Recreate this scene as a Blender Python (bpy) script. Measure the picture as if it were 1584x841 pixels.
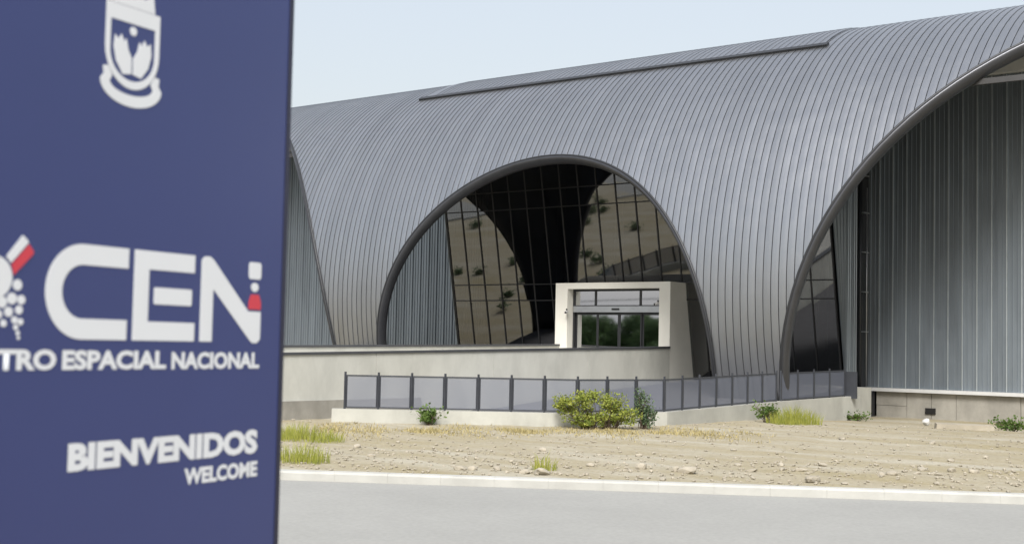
import bpy, math, random
from math import sin, cos, asin, sqrt, pi, radians
from mathutils import Vector, Matrix

random.seed(7)
for o in list(bpy.data.objects):
    bpy.data.objects.remove(o, do_unlink=True)
scene = bpy.context.scene
COL = scene.collection

# ------------------------------------------------------------------ camera
EYE = 2.465
YAW, PITCH, ROLL = 0.669, 0.0549, -0.0209
cf = Vector((-sin(YAW) * cos(PITCH), cos(YAW) * cos(PITCH), sin(PITCH)))
r0 = Vector((cos(YAW), sin(YAW), 0)); u0 = r0.cross(cf)
cr = r0 * cos(ROLL) - u0 * sin(ROLL); cu = cr.cross(cf)
cam = bpy.data.cameras.new('camera'); camo = bpy.data.objects.new('camera', cam); COL.objects.link(camo)
M3 = Matrix((cr, cu, -cf)).transposed()
camo.matrix_world = Matrix.Translation((0, 0, EYE)) @ M3.to_4x4()
cam.sensor_width = 36; cam.lens = 2021 / 1584 * 36
cam.clip_end = 3000; cam.clip_start = 0.1
cam.dof.use_dof = True; cam.dof.focus_distance = 55; cam.dof.aperture_fstop = 2.6
scene.camera = camo

# ------------------------------------------------------------------ light
SUN_EL, SUN_AZ = radians(46), radians(152)      # azimuth clockwise from +Y
w = bpy.data.worlds.new('World'); scene.world = w; w.use_nodes = True
nt = w.node_tree; nt.nodes.clear()
sky = nt.nodes.new('ShaderNodeTexSky'); sky.sky_type = 'NISHITA'; sky.sun_disc = False
sky.sun_elevation = SUN_EL; sky.sun_rotation = SUN_AZ
sky.air_density = 1.6; sky.dust_density = 7.0; sky.ozone_density = 0.0; sky.altitude = 500
bg = nt.nodes.new('ShaderNodeBackground'); bg.inputs[1].default_value = 0.15
wo = nt.nodes.new('ShaderNodeOutputWorld')
veil = nt.nodes.new('ShaderNodeMix'); veil.data_type = 'RGBA'; veil.inputs[0].default_value = .7   # thin even cloud veil
veil.inputs[7].default_value = (2.6, 2.68, 2.9, 1)
nt.links.new(sky.outputs[0], veil.inputs[6]); nt.links.new(veil.outputs[2], bg.inputs[0]); nt.links.new(bg.outputs[0], wo.inputs[0])
sl = bpy.data.lights.new('sun', 'SUN'); sl.energy = 2.8; sl.angle = radians(24); sl.color = (1, .975, .94)
so = bpy.data.objects.new('sun', sl); COL.objects.link(so)
sd = Vector((sin(SUN_AZ) * cos(SUN_EL), cos(SUN_AZ) * cos(SUN_EL), sin(SUN_EL)))
so.rotation_euler = (-sd).to_track_quat('-Z', 'Y').to_euler(); so.location = (0, 0, 60)
scene.view_settings.view_transform = 'Standard'; scene.view_settings.look = 'None'
scene.view_settings.exposure = 0.84; scene.view_settings.gamma = 1
scene.view_settings.use_curve_mapping = False
scene.render.engine = 'CYCLES'
scene.cycles.max_bounces = 8; scene.cycles.transparent_max_bounces = 16

# ------------------------------------------------------------------ materials
def mat(name, col, rough=.6, metal=0., var=.12, scale=2., bump=0., bscale=40., coat=0., detail=6, stretch=None, col2=None, spec=.5):
    m = bpy.data.materials.new(name); m.use_nodes = True
    n = m.node_tree.nodes; l = m.node_tree.links; b = n['Principled BSDF']
    b.inputs['Roughness'].default_value = rough; b.inputs['Metallic'].default_value = metal
    b.inputs['Specular IOR Level'].default_value = spec
    g = n.new('ShaderNodeNewGeometry')
    src = g.outputs['Position']
    if stretch:
        mp = n.new('ShaderNodeMapping'); mp.inputs['Scale'].default_value = stretch
        l.new(src, mp.inputs['Vector']); src = mp.outputs[0]
    nz = n.new('ShaderNodeTexNoise'); nz.inputs['Scale'].default_value = scale; nz.inputs['Detail'].default_value = detail
    nz.inputs['Roughness'].default_value = .6
    l.new(src, nz.inputs['Vector'])
    rp = n.new('ShaderNodeValToRGB')
    c2 = col2 or tuple(min(1, c * (1 + var)) for c in col)
    c1 = tuple(c * (1 - var) for c in col) if not col2 else col
    rp.color_ramp.elements[0].position = .32; rp.color_ramp.elements[1].position = .68
    rp.color_ramp.elements[0].color = (*c1, 1); rp.color_ramp.elements[1].color = (*c2, 1)
    l.new(nz.outputs['Fac'], rp.inputs[0]); l.new(rp.outputs[0], b.inputs['Base Color'])
    if bump:
        n2 = n.new('ShaderNodeTexNoise'); n2.inputs['Scale'].default_value = bscale; n2.inputs['Detail'].default_value = 5
        l.new(g.outputs['Position'], n2.inputs['Vector'])
        bp = n.new('ShaderNodeBump'); bp.inputs['Strength'].default_value = bump; bp.inputs['Distance'].default_value = .02
        l.new(n2.outputs['Fac'], bp.inputs['Height']); l.new(bp.outputs[0], b.inputs['Normal'])
    return m

M = {}
M['clad'] = mat('vault_cladding_metal', (.345, .358, .378), .34, .9, .05, .5, stretch=(1.2, .25, .25))
M['corr'] = mat('corrugated_steel', (.25, .287, .325), .36, .7, .13, .7, stretch=(2.5, 2.5, .25))
M['rim'] = mat('arch_rim_metal', (.07, .073, .082), .33, .6, .1, 1.5)
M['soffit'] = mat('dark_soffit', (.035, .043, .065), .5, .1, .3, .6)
M['frame'] = mat('dark_frame_metal', (.03, .032, .036), .45, .3, .1, 2)
M['fence'] = mat('fence_steel', (.055, .06, .072), .5, .3, .1, 3)
M['conc'] = mat('pale_concrete', (.50, .505, .465), .8, 0, .08, .7, bump=.12, bscale=18, stretch=(1, 1, .6))
M['concp'] = mat('low_wall_concrete', (.385, .388, .355), .85, 0, .09, .9, bump=.15, bscale=18)
M['conclit'] = mat('brightened_concrete', (.70, .695, .64), .8, 0, .05, .7, bump=.1, bscale=18)  # portal concrete, colour brightened to offset the shade under the vault
M['conc2'] = mat('grey_concrete', (.29, .28, .25), .85, 0, .14, 1.2, bump=.2, bscale=20)
M['cap'] = mat('dark_cap', (.075, .078, .085), .5, .2, .1, 2)
M['sill'] = mat('pale_sill', (.55, .56, .56), .5, .1, .05, 2)
M['deck'] = mat('deck_concrete', (.42, .41, .37), .85, 0, .1, 1)
M['ramp'] = mat('ramp_asphalt', (.10, .10, .105), .85, 0, .12, 2, bump=.2)
M['kerb'] = mat('kerb_concrete', (.39, .39, .365), .8, 0, .1, 1.6, bump=.15, bscale=25)
M['pipe'] = mat('pipe_metal', (.035, .038, .045), .4, .5, .08, 2)
M['bracket'] = mat('bracket_metal', (.45, .47, .5), .35, .8, .08, 2)
M['navy'] = mat('sign_navy', (.034, .048, .165), .3, 0, .04, .5)
M['navyedge'] = mat('sign_edge', (.018, .02, .045), .4, .1, .05, 1)
M['white'] = mat('sign_white', (.68, .71, .76), .5, 0, .02, 2)
M['red'] = mat('sign_red', (.55, .045, .07), .5, 0, .03, 2)
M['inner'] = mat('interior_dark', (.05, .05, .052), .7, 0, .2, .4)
M['rock'] = mat('pale_rock', (.33, .30, .24), .9, 0, .2, 3, bump=.4, bscale=30)
M['slab'] = mat('slab_concrete', (.33, .30, .24), .9, 0, .12, 2, bump=.3)
M['trunk'] = mat('bark', (.09, .065, .045), .9, 0, .25, 4, bump=.5)
M['camw'] = mat('camera_plastic', (.5, .5, .5), .4, 0, .03, 2)
M['black'] = mat('black_plastic', (.012, .012, .013), .4, 0, .1, 2)

def panel_variation(m, amt):
    n = m.node_tree.nodes; l = m.node_tree.links; b = n['Principled BSDF']
    rp = [x for x in n if x.type == 'VALTORGB'][0]; oi = n.new('ShaderNodeObjectInfo')
    mr = n.new('ShaderNodeMapRange'); mr.inputs[3].default_value = 1 - amt; mr.inputs[4].default_value = 1 + amt
    l.new(oi.outputs['Random'], mr.inputs[0])
    sc = n.new('ShaderNodeVectorMath'); sc.operation = 'SCALE'
    l.new(rp.outputs[0], sc.inputs[0]); l.new(mr.outputs[0], sc.inputs['Scale']); l.new(sc.outputs[0], b.inputs['Base Color'])
    g = [x for x in n if x.type == 'NEW_GEOMETRY'][0]
    nz = n.new('ShaderNodeTexNoise'); nz.inputs['Scale'].default_value = 1.6; nz.inputs['Detail'].default_value = 2
    l.new(g.outputs['Position'], nz.inputs['Vector'])
    bp = n.new('ShaderNodeBump'); bp.inputs['Strength'].default_value = .12; bp.inputs['Distance'].default_value = .05
    l.new(nz.outputs['Fac'], bp.inputs['Height']); l.new(bp.outputs[0], b.inputs['Normal'])
    r2 = n.new('ShaderNodeMapRange'); r2.inputs[3].default_value = b.inputs['Roughness'].default_value - .07; r2.inputs[4].default_value = b.inputs['Roughness'].default_value + .1
    l.new(nz.outputs['Fac'], r2.inputs[0]); l.new(r2.outputs[0], b.inputs['Roughness'])
panel_variation(M['clad'], .045); panel_variation(M['corr'], .07)
def streaks(m, lo):
    n = m.node_tree.nodes; l = m.node_tree.links; b = n['Principled BSDF']
    rp = [x for x in n if x.type == 'VALTORGB'][0]; g = [x for x in n if x.type == 'NEW_GEOMETRY'][0]
    mp = n.new('ShaderNodeMapping'); mp.inputs['Scale'].default_value = (.55, .55, .3); l.new(g.outputs['Position'], mp.inputs['Vector'])
    nz = n.new('ShaderNodeTexNoise'); nz.inputs['Scale'].default_value = 1.5; nz.inputs['Detail'].default_value = 7; nz.inputs['Roughness'].default_value = .65
    l.new(mp.outputs[0], nz.inputs['Vector'])
    mr = n.new('ShaderNodeMapRange'); mr.inputs[1].default_value = .36; mr.inputs[2].default_value = .58; mr.inputs[3].default_value = lo; mr.inputs[4].default_value = 1.03
    l.new(nz.outputs['Fac'], mr.inputs[0])
    sc = n.new('ShaderNodeVectorMath'); sc.operation = 'SCALE'
    l.new(rp.outputs[0], sc.inputs[0]); l.new(mr.outputs[0], sc.inputs['Scale']); l.new(sc.outputs[0], b.inputs['Base Color'])
streaks(M['conc'], .88); streaks(M['concp'], .86); streaks(M['conc2'], .8)

def leafmat(name, c1, c2, scale=3., tr=.3):
    m = mat(name, c1, .6, 0, 0, scale, col2=c2, spec=.25)
    n = m.node_tree.nodes; l = m.node_tree.links; b = n['Principled BSDF']
    rp = [x for x in n if x.type == 'VALTORGB'][0]
    t = n.new('ShaderNodeBsdfTranslucent'); mx = n.new('ShaderNodeMixShader'); mx.inputs[0].default_value = tr
    l.new(rp.outputs[0], t.inputs[0]); l.new(b.outputs[0], mx.inputs[1]); l.new(t.outputs[0], mx.inputs[2])
    l.new(mx.outputs[0], n['Material Output'].inputs[0])
    return m
M['leaf_y'] = leafmat('leaf_yellowgreen', (.11, .17, .03), (.40, .42, .09), 6)
M['leaf_g'] = leafmat('leaf_green', (.05, .10, .025), (.15, .22, .05))
M['leaf_b'] = leafmat('leaf_bluegreen', (.06, .10, .055), (.17, .23, .12))
M['blade'] = leafmat('grass_blade', (.20, .24, .04), (.42, .42, .10), 5)
M['dry'] = leafmat('dry_grass', (.33, .275, .12), (.50, .43, .22), 4)
M['leaf_t'] = leafmat('tree_leaf', (.04, .075, .025), (.085, .14, .05), 1.5)

# glass: part mirror coating, part dark tint through which the hall shows
def glassmat(name, refl, tint):
    m = bpy.data.materials.new(name); m.use_nodes = True
    n = m.node_tree.nodes; l = m.node_tree.links; n.remove(n['Principled BSDF'])
    gl = n.new('ShaderNodeBsdfGlossy'); gl.inputs['Roughness'].default_value = .028; gl.inputs['Color'].default_value = (.95, .97, 1, 1)
    tp = n.new('ShaderNodeBsdfTransparent'); tp.inputs[0].default_value = (*tint, 1)
    fr = n.new('ShaderNodeFresnel'); fr.inputs['IOR'].default_value = refl
    mx = n.new('ShaderNodeMixShader')
    nz = n.new('ShaderNodeTexNoise'); nz.inputs['Scale'].default_value = .35; nz.inputs['Detail'].default_value = 1
    g = n.new('ShaderNodeNewGeometry'); l.new(g.outputs['Position'], nz.inputs['Vector'])
    bp = n.new('ShaderNodeBump'); bp.inputs['Strength'].default_value = .05; bp.inputs['Distance'].default_value = .04
    l.new(nz.outputs['Fac'], bp.inputs['Height']); l.new(bp.outputs[0], gl.inputs['Normal'])
    l.new(fr.outputs[0], mx.inputs[0]); l.new(tp.outputs[0], mx.inputs[1]); l.new(gl.outputs[0], mx.inputs[2])
    l.new(mx.outputs[0], n['Material Output'].inputs[0])
    return m
M['glass'] = glassmat('coated_glass', 2.45, (.22, .25, .27))
M['doorglass'] = glassmat('door_glass', 8.0, (.3, .33, .34))

def meshmat():
    m = bpy.data.materials.new('fence_mesh'); m.use_nodes = True
    n = m.node_tree.nodes; l = m.node_tree.links; b = n['Principled BSDF']
    b.inputs['Base Color'].default_value = (.15, .167, .215, 1); b.inputs['Roughness'].default_value = .5; b.inputs['Metallic'].default_value = .2
    tp = n.new('ShaderNodeBsdfTransparent'); mx = n.new('ShaderNodeMixShader'); mx.inputs[0].default_value = .68
    l.new(tp.outputs[0], mx.inputs[1]); l.new(b.outputs[0], mx.inputs[2]); l.new(mx.outputs[0], n['Material Output'].inputs[0])
    return m
M['mesh'] = meshmat()

def dirtmat():
    m = bpy.data.materials.new('dirt'); m.use_nodes = True
    n = m.node_tree.nodes; l = m.node_tree.links; b = n['Principled BSDF']
    b.inputs['Roughness'].default_value = .95; b.inputs['Specular IOR Level'].default_value = .2
    g = n.new('ShaderNodeNewGeometry')
    def noise(s, d=6):
        x = n.new('ShaderNodeTexNoise'); x.inputs['Scale'].default_value = s; x.inputs['Detail'].default_value = d
        x.inputs['Roughness'].default_value = .65; l.new(g.outputs['Position'], x.inputs['Vector']); return x
    a = noise(.22, 5); c = noise(1.7, 8); e = noise(9, 6)
    r1 = n.new('ShaderNodeValToRGB'); l.new(a.outputs['Fac'], r1.inputs[0])
    r1.color_ramp.elements[0].position = .38; r1.color_ramp.elements[1].position = .62
    r1.color_ramp.elements[0].color = (.25, .215, .13, 1); r1.color_ramp.elements[1].color = (.34, .31, .235, 1)
    r2 = n.new('ShaderNodeValToRGB'); l.new(c.outputs['Fac'], r2.inputs[0])
    r2.color_ramp.elements[0].position = .3; r2.color_ramp.elements[1].position = .72
    r2.color_ramp.elements[0].color = (.21, .18, .115, 1); r2.color_ramp.elements[1].color = (.43, .405, .31, 1)
    r3 = n.new('ShaderNodeValToRGB'); l.new(e.outputs['Fac'], r3.inputs[0])
    r3.color_ramp.elements[0].position = .35; r3.color_ramp.elements[1].position = .7
    r3.color_ramp.elements[0].color = (.19, .163, .115, 1); r3.color_ramp.elements[1].color = (.44, .415, .34, 1)
    m1 = n.new('ShaderNodeMix'); m1.data_type = 'RGBA'; m1.inputs[0].default_value = .5
    l.new(r1.outputs[0], m1.inputs[6]); l.new(r2.outputs[0], m1.inputs[7])
    mp = n.new('ShaderNodeMapping'); mp.inputs['Rotation'].default_value = (0, 0, -radians(32)); mp.inputs['Scale'].default_value = (.16, .75, 1)
    l.new(g.outputs['Position'], mp.inputs['Vector'])
    pn = n.new('ShaderNodeTexNoise'); pn.inputs['Scale'].default_value = 1.0; pn.inputs['Detail'].default_value = 6; pn.inputs['Roughness'].default_value = .6
    l.new(mp.outputs[0], pn.inputs['Vector'])
    pr = n.new('ShaderNodeValToRGB'); l.new(pn.outputs['Fac'], pr.inputs[0])
    el = pr.color_ramp.elements; el[0].position = .36; el[0].color = (.27, .22, .10, 1); el[1].position = .64; el[1].color = (.46, .445, .385, 1)
    e2 = el.new(.5); e2.color = (.33, .29, .205, 1)
    m0 = n.new('ShaderNodeMix'); m0.data_type = 'RGBA'; m0.inputs[0].default_value = .5
    l.new(m1.outputs[2], m0.inputs[6]); l.new(pr.outputs[0], m0.inputs[7]); m1 = m0
    m2 = n.new('ShaderNodeMix'); m2.data_type = 'RGBA'; m2.inputs[0].default_value = .3
    l.new(m1.outputs[2], m2.inputs[6]); l.new(r3.outputs[0], m2.inputs[7])
    l.new(m2.outputs[2], b.inputs['Base Color'])
    bp = n.new('ShaderNodeBump'); bp.inputs['Strength'].default_value = .6; bp.inputs['Distance'].default_value = .05
    l.new(e.outputs['Fac'], bp.inputs['Height']); l.new(bp.outputs[0], b.inputs['Normal'])
    return m
M['dirt'] = dirtmat()

def roadmat():
    m = mat('road_asphalt', (.272, .274, .26), .9, 0, .07, .25, bump=.05, bscale=60)
    n = m.node_tree.nodes; l = m.node_tree.links; b = n['Principled BSDF']
    rp = [x for x in n if x.type == 'VALTORGB'][0]
    g = [x for x in n if x.type == 'NEW_GEOMETRY'][0]
    f = n.new('ShaderNodeTexNoise'); f.inputs['Scale'].default_value = 14; f.inputs['Detail'].default_value = 8
    l.new(g.outputs['Position'], f.inputs['Vector'])
    mr = n.new('ShaderNodeMapRange'); mr.inputs[1].default_value = .3; mr.inputs[2].default_value = .7
    mr.inputs[3].default_value = .93; mr.inputs[4].default_value = 1.06
    l.new(f.outputs['Fac'], mr.inputs[0])
    mx = n.new('ShaderNodeVectorMath'); mx.operation = 'SCALE'
    l.new(rp.outputs[0], mx.inputs[0]); l.new(mr.outputs[0], mx.inputs['Scale'])
    l.new(mx.outputs[0], b.inputs['Base Color'])
    return m
M['road'] = roadmat()

# ------------------------------------------------------------------ helpers
class MB:
    def __init__(s): s.v = []; s.f = []
    def add(s, v, f):
        k = len(s.v); s.v += [tuple(x) for x in v]; s.f += [tuple(i + k for i in q) for q in f]; return s
    def box(s, a, b):
        (x0, y0, z0), (x1, y1, z1) = a, b
        return s.add([(x0,y0,z0),(x1,y0,z0),(x1,y1,z0),(x0,y1,z0),(x0,y0,z1),(x1,y0,z1),(x1,y1,z1),(x0,y1,z1)],
                     [(0,3,2,1),(4,5,6,7),(0,1,5,4),(1,2,6,5),(2,3,7,6),(3,0,4,7)])
    def hexa(s, p):      # 8 points: bottom ring 4, top ring 4
        return s.add(p, [(0,3,2,1),(4,5,6,7),(0,1,5,4),(1,2,6,5),(2,3,7,6),(3,0,4,7)])
    def prism(s, poly, fn, d0, d1):   # poly 2D, fn(u,v,d)->3D
        n = len(poly)
        v = [fn(u, q, d0) for u, q in poly] + [fn(u, q, d1) for u, q in poly]
        return s.add(v, [tuple(range(n - 1, -1, -1)), tuple(range(n, 2 * n))] + [(i, (i + 1) % n, n + (i + 1) % n, n + i) for i in range(n)])
    def bar(s, p, q, w, h, up=(0, 0, 1)):
        p = Vector(p); q = Vector(q); d = (q - p).normalized(); up = Vector(up)
        a = d.cross(up)
        if a.length < 1e-4: a = d.cross(Vector((1, 0, 0)))
        a.normalize(); b = a.cross(d).normalized(); a *= w / 2; b *= h / 2
        return s.hexa([p-a-b, p+a-b, p+a+b, p-a+b, q-a-b, q+a-b, q+a+b, q-a+b])
    def tube(s, pts, rad, n=8):
        rings = []; k = len(s.v)
        pts = [Vector(p) for p in pts]
        for i, p in enumerate(pts):
            d = (pts[min(i+1, len(pts)-1)] - pts[max(i-1, 0)]).normalized()
            a = d.cross(Vector((0, 0, 1)))
            if a.length < 1e-3: a = d.cross(Vector((1, 0, 0)))
            a.normalize(); b = d.cross(a)
            rr = rad[i] if isinstance(rad, (list, tuple)) else rad
            for j in range(n):
                t = 2 * pi * j / n; s.v.append(tuple(p + a * rr * cos(t) + b * rr * sin(t)))
        for i in range(len(pts) - 1):
            for j in range(n):
                s.f.append((k+i*n+j, k+i*n+(j+1)%n, k+(i+1)*n+(j+1)%n, k+(i+1)*n+j))
        s.f.append(tuple(k + j for j in range(n))[::-1]); s.f.append(tuple(k + (len(pts)-1)*n + j for j in range(n)))
        return s
    def mesh(s, name, m, smooth=False):
        me = bpy.data.meshes.new(name); me.from_pydata(s.v, [], s.f); me.materials.append(m)
        if smooth: me.polygons.foreach_set('use_smooth', [True] * len(me.polygons))
        me.update(); return me
    def build(s, name, m, parent=None, smooth=False):
        return link(name, s.mesh(name, m, smooth), parent)

def link(name, me, parent=None, loc=None):
    o = bpy.data.objects.new(name, me); COL.objects.link(o)
    if parent is not None:
        o.parent = parent
        o.matrix_parent_inverse = WORLD_INV[parent.name] if parent.name in WORLD_INV else Matrix()
    if loc is not None: o.location = loc
    return o
WORLD_INV = {}
def tag(o, label=None, cat=None, group=None, kind=None):
    if label: o['label'] = label
    if cat: o['category'] = cat
    if group: o['group'] = group
    if kind: o['kind'] = kind
    return o
def empty(name, loc, label, cat, group=None):
    o = bpy.data.objects.new(name, None); COL.objects.link(o); o.location = loc
    o.empty_display_size = .2
    WORLD_INV[o.name] = Matrix.Translation(loc).inverted()
    return tag(o, label, cat, group)
def sstep(a, b, x):
    t = max(0, min(1, (x - a) / (b - a))); return t * t * (3 - 2 * t)

# ------------------------------------------------------------------ ground, road, kerb
KP = Vector((-18.6, 16.72, 0)); E_ = Vector((.848, .531, 0)).normalized(); N_ = Vector((-E_.y, E_.x, 0))
ROADZ = -.165; ROADW = 10.5
def en(e, n, z=0): p = KP + E_ * e + N_ * n; return (p.x, p.y, z)
def hnoise(x, y):
    return (.5 * sin(x * 1.3 + 1.1 * sin(y * .9)) * cos(y * 1.1 + .7) + .3 * sin(x * 3.1 + y * 2.3) + .2 * sin(x * 6.7 - y * 5.9 + 2 * sin(x)))
def gz(x, y):
    n = (Vector((x, y, 0)) - KP).dot(N_)
    back = -.30 * sstep(40, 52, y)
    return back + .035 * hnoise(x, y) * sstep(.3, 1.5, n)
es = [-500, -250, -120, -70, -45] + [-35 + .4 * i for i in range(175)] + [45, 70, 120, 250, 500]
ns = [-500, -250, -120, -60, -30, -20, -ROADW - .5, -ROADW - .06, -ROADW - .05, -5, .10, .13, .24] + [.5 + .4 * i for i in range(62)] + [30, 40, 60, 90, 140, 250, 500]
g = MB()
for n in ns:
    for e in es:
        p = en(e, n)
        if -ROADW - .055 < n < .12: z = -.34
        elif n <= -ROADW - .055: z = -.02
        else: z = gz(p[0], p[1]) - .012
        g.v.append((p[0], p[1], z))
ne = len(es)
for j in range(len(ns) - 1):
    for i in range(ne - 1):
        g.f.append((j*ne+i, j*ne+i+1, (j+1)*ne+i+1, (j+1)*ne+i))
ground = g.build('ground', M['dirt'], smooth=True); tag(ground, 'pale stony dirt ground around the hall', kind='structure')
rd = MB(); R_ = [(-500, -ROADW - .02), (500, -ROADW - .02), (500, .02), (-500, .02)]
rd.add([en(e, n, ROADZ) for e, n in R_], [(0, 1, 2, 3)])
tag(rd.build('road', M['road']), 'light grey asphalt road in front of the dirt verge', kind='structure')

def kerbrun(n0, name, flip, lab):
    root = bpy.data.objects.new(name, None); COL.objects.link(root); tag(root, lab, kind='structure')
    root.location = en(0, n0); WORLD_INV[root.name] = Matrix.Translation(root.location).inverted()
    s = -1 if flip else 1
    prof = [(0, -.3), (0.0, -.03), (.03, .005), (.24, .012), (.24, -.3)]
    L = .9975
    b = MB(); k = len(prof)
    v = [(0, s * a, z) for a, z in prof] + [(L, s * a, z) for a, z in prof]
    f = [(i, (i+1) % k, k+(i+1) % k, k+i) for i in range(k)] + [tuple(range(k)), tuple(range(2*k-1, k-1, -1))]
    b.add(v, f); me = b.mesh('kerb_stone', M['kerb'])
    ang = math.atan2(E_.y, E_.x)
    for i in range(-12, 42):
        o = link('kerb_stone', me); o.parent = root
        o.matrix_local = Matrix.Translation(Vector(en(i, n0 + random.uniform(-.0015, .0015), random.uniform(-.0015, .0015))) - root.location) @ Matrix.Rotation(ang + 0, 4, 'Z')
    for i, (a0, a1) in enumerate(((-500, -12.01), (42.01, 500))):
        b = MB(); v = [en(a0, n0 + s * a, z) for a, z in prof] + [en(a1, n0 + s * a, z) for a, z in prof]
        b.add(v, f); b.build('far_kerb', M['kerb'], root)
kerbrun(0, 'kerb', False, 'pale concrete kerb between road and dirt verge')
kerbrun(-ROADW, 'near_kerb', True, 'concrete kerb on the near side of the road')

# ------------------------------------------------------------------ hall: vault
D, VA, VB, ZC = 43.5, 10.35, 11.55, 4.75
CX = -33.58
YC = D + VA
hall = empty('vaulted_hall', (CX, YC, 0), 'long grey metal vaulted hall with three arched openings and a glazed entrance', 'building')
def vp(x, t, off=0.):
    y = YC - VA * cos(t); z = ZC + VB * sin(t)
    if off:
        n = Vector((0, -cos(t) / VA, sin(t) / VB)).normalized(); y += n.y * off; z += n.z * off
    return (x, y, z)
def tz(z): return asin(max(-1, min(1, (z - ZC) / VB)))
BASEZ = 0.0
HALF = 43.3
ARCH = [(0, 8.8, 8.8, 1.76), (26, 14.55, 15.75, -.5), (-26, 14.55, 15.75, -.5)]   # offset, half width, rise, centre height
def zstart(xr):
    for ox, A, B, z0 in ARCH:
        q = abs(xr - ox)
        if q < A - 1e-6:
            return max(BASEZ, z0 + B * sqrt(1 - (q / A) ** 2))
    return BASEZ
PW = 8.8 / 28
TOPT = radians(104)
NR = 34; TB = tz(BASEZ)
EDGES = [s * (26 - 14.55) for s in (1, -1)]
k0 = -int(HALF / PW); k1 = -k0
inset = 1.e-4
for k in range(k0, k1):
    x0 = k * PW; b = MB()
    cols = [(.009, -.034), (.009, 0), (.09, .003), (.16, .005), (.22, .003), (PW - .03, 0), (PW - .028, .024), (PW - .012, .024), (PW - .01, 0), (PW - .01, -.034)]
    xs = [(x0 + a, h) for a, h in cols]
    for e in EDGES:
        if x0 + .01 < e < x0 + PW - .02:
            xs = sorted(xs + [(e - .002, .002), (e + .002, .002)], key=lambda q: q[0])
    m = NR + 1
    def column(xr, h):
        ts = tz(zstart(xr))
        return [vp(CX + xr, max(ts, TB + (TOPT - TB) * q / NR), h) for q in range(m)]
    for c in range(len(xs) - 1):                      # each strip has its own vertices: smooth up the curve, crisp across the seam
        k2 = len(b.v); A, B2 = column(*xs[c]), column(*xs[c + 1]); b.v += A + B2
        for q in range(NR):
            if A[q] == A[q + 1] and B2[q] == B2[q + 1]: continue
            if A[q] == A[q + 1]: b.f.append((k2+q, k2+m+q, k2+m+q+1))
            elif B2[q] == B2[q + 1]: b.f.append((k2+q, k2+m+q, k2+q+1))
            else: b.f.append((k2+q, k2+m+q, k2+m+q+1, k2+q+1))
    me = b.mesh('cladding_panel', M['clad'], True)
    link('cladding_panel', me, hall)

# inner shell (the dark lining that carries the panels), front half with openings, whole rear half
def shell(off0, off1, t_end, name, m, nx=300):
    b = MB(); xs = []
    for i in range(nx + 1): xs.append(-HALF + 2 * HALF * i / nx)
    for ox, A, B, z0 in ARCH:
        for s in (-1, 1):
            e = ox + s * A; xs += [e - s * .001, e + s * .001] + [e - s * q for q in (.02, .06, .12, .2)]
    xs = sorted(xs); R = 26; k = R + 1
    for off in (off0, off1):
        for xr in xs:
            ts = tz(zstart(xr) + .02)
            for j in range(k):
                b.v.append(vp(CX + xr, ts + (t_end - ts) * j / R, off))
    n = len(xs) * k
    for c in range(len(xs) - 1):
        for j in range(R):
            q = (c*k+j, (c+1)*k+j, (c+1)*k+j+1, c*k+j+1)
            b.f.append(q); b.f.append(tuple(n + i for i in q[::-1]))
        b.f.append((c*k, n+c*k, n+(c+1)*k, (c+1)*k))
    return b.build(name, m, hall, True)
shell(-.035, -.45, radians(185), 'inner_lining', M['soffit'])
for td in (33, 42, 51, 61, 72):
    b = MB(); t = radians(td)
    b.bar(vp(CX - HALF + .2, t, -.52), vp(CX + HALF - .2, t, -.52), .12, .2); pass
    if td > 38: b.build('purlin', M['inner'], hall)
for k in range(-8, 9):
    xr = k * 1.06 * 1.0 * 2
    ts = tz(zstart(xr) + .25)
    if ts < radians(20): continue
    b = MB(); b.tube([vp(CX + xr, ts + (radians(88) - ts) * j / 12, -.62) for j in range(13)], .11, 6); b.build('soffit_rib', M['inner'], hall)
b = MB()                                            # rear roof cladding, one sheet beyond the ridge
for i in range(2):
    for j in range(25):
        b.v.append(vp(CX + (-HALF, HALF)[i], TOPT + (radians(200) - TOPT) * j / 24, .002))
for j in range(24): b.f.append((j, 25+j, 25+j+1, j+1))
b.build('rear_roof', M['clad'], hall, True)
for s in (-1, 1):                                   # gable ends
    b = MB(); ring = [vp(CX + s * (HALF + .05), radians(-24) + radians(228) * j / 40, -.02) for j in range(41)]
    b.add(ring, [tuple(range(41))]); b.build('gable_wall', M['corr'], hall)

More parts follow.
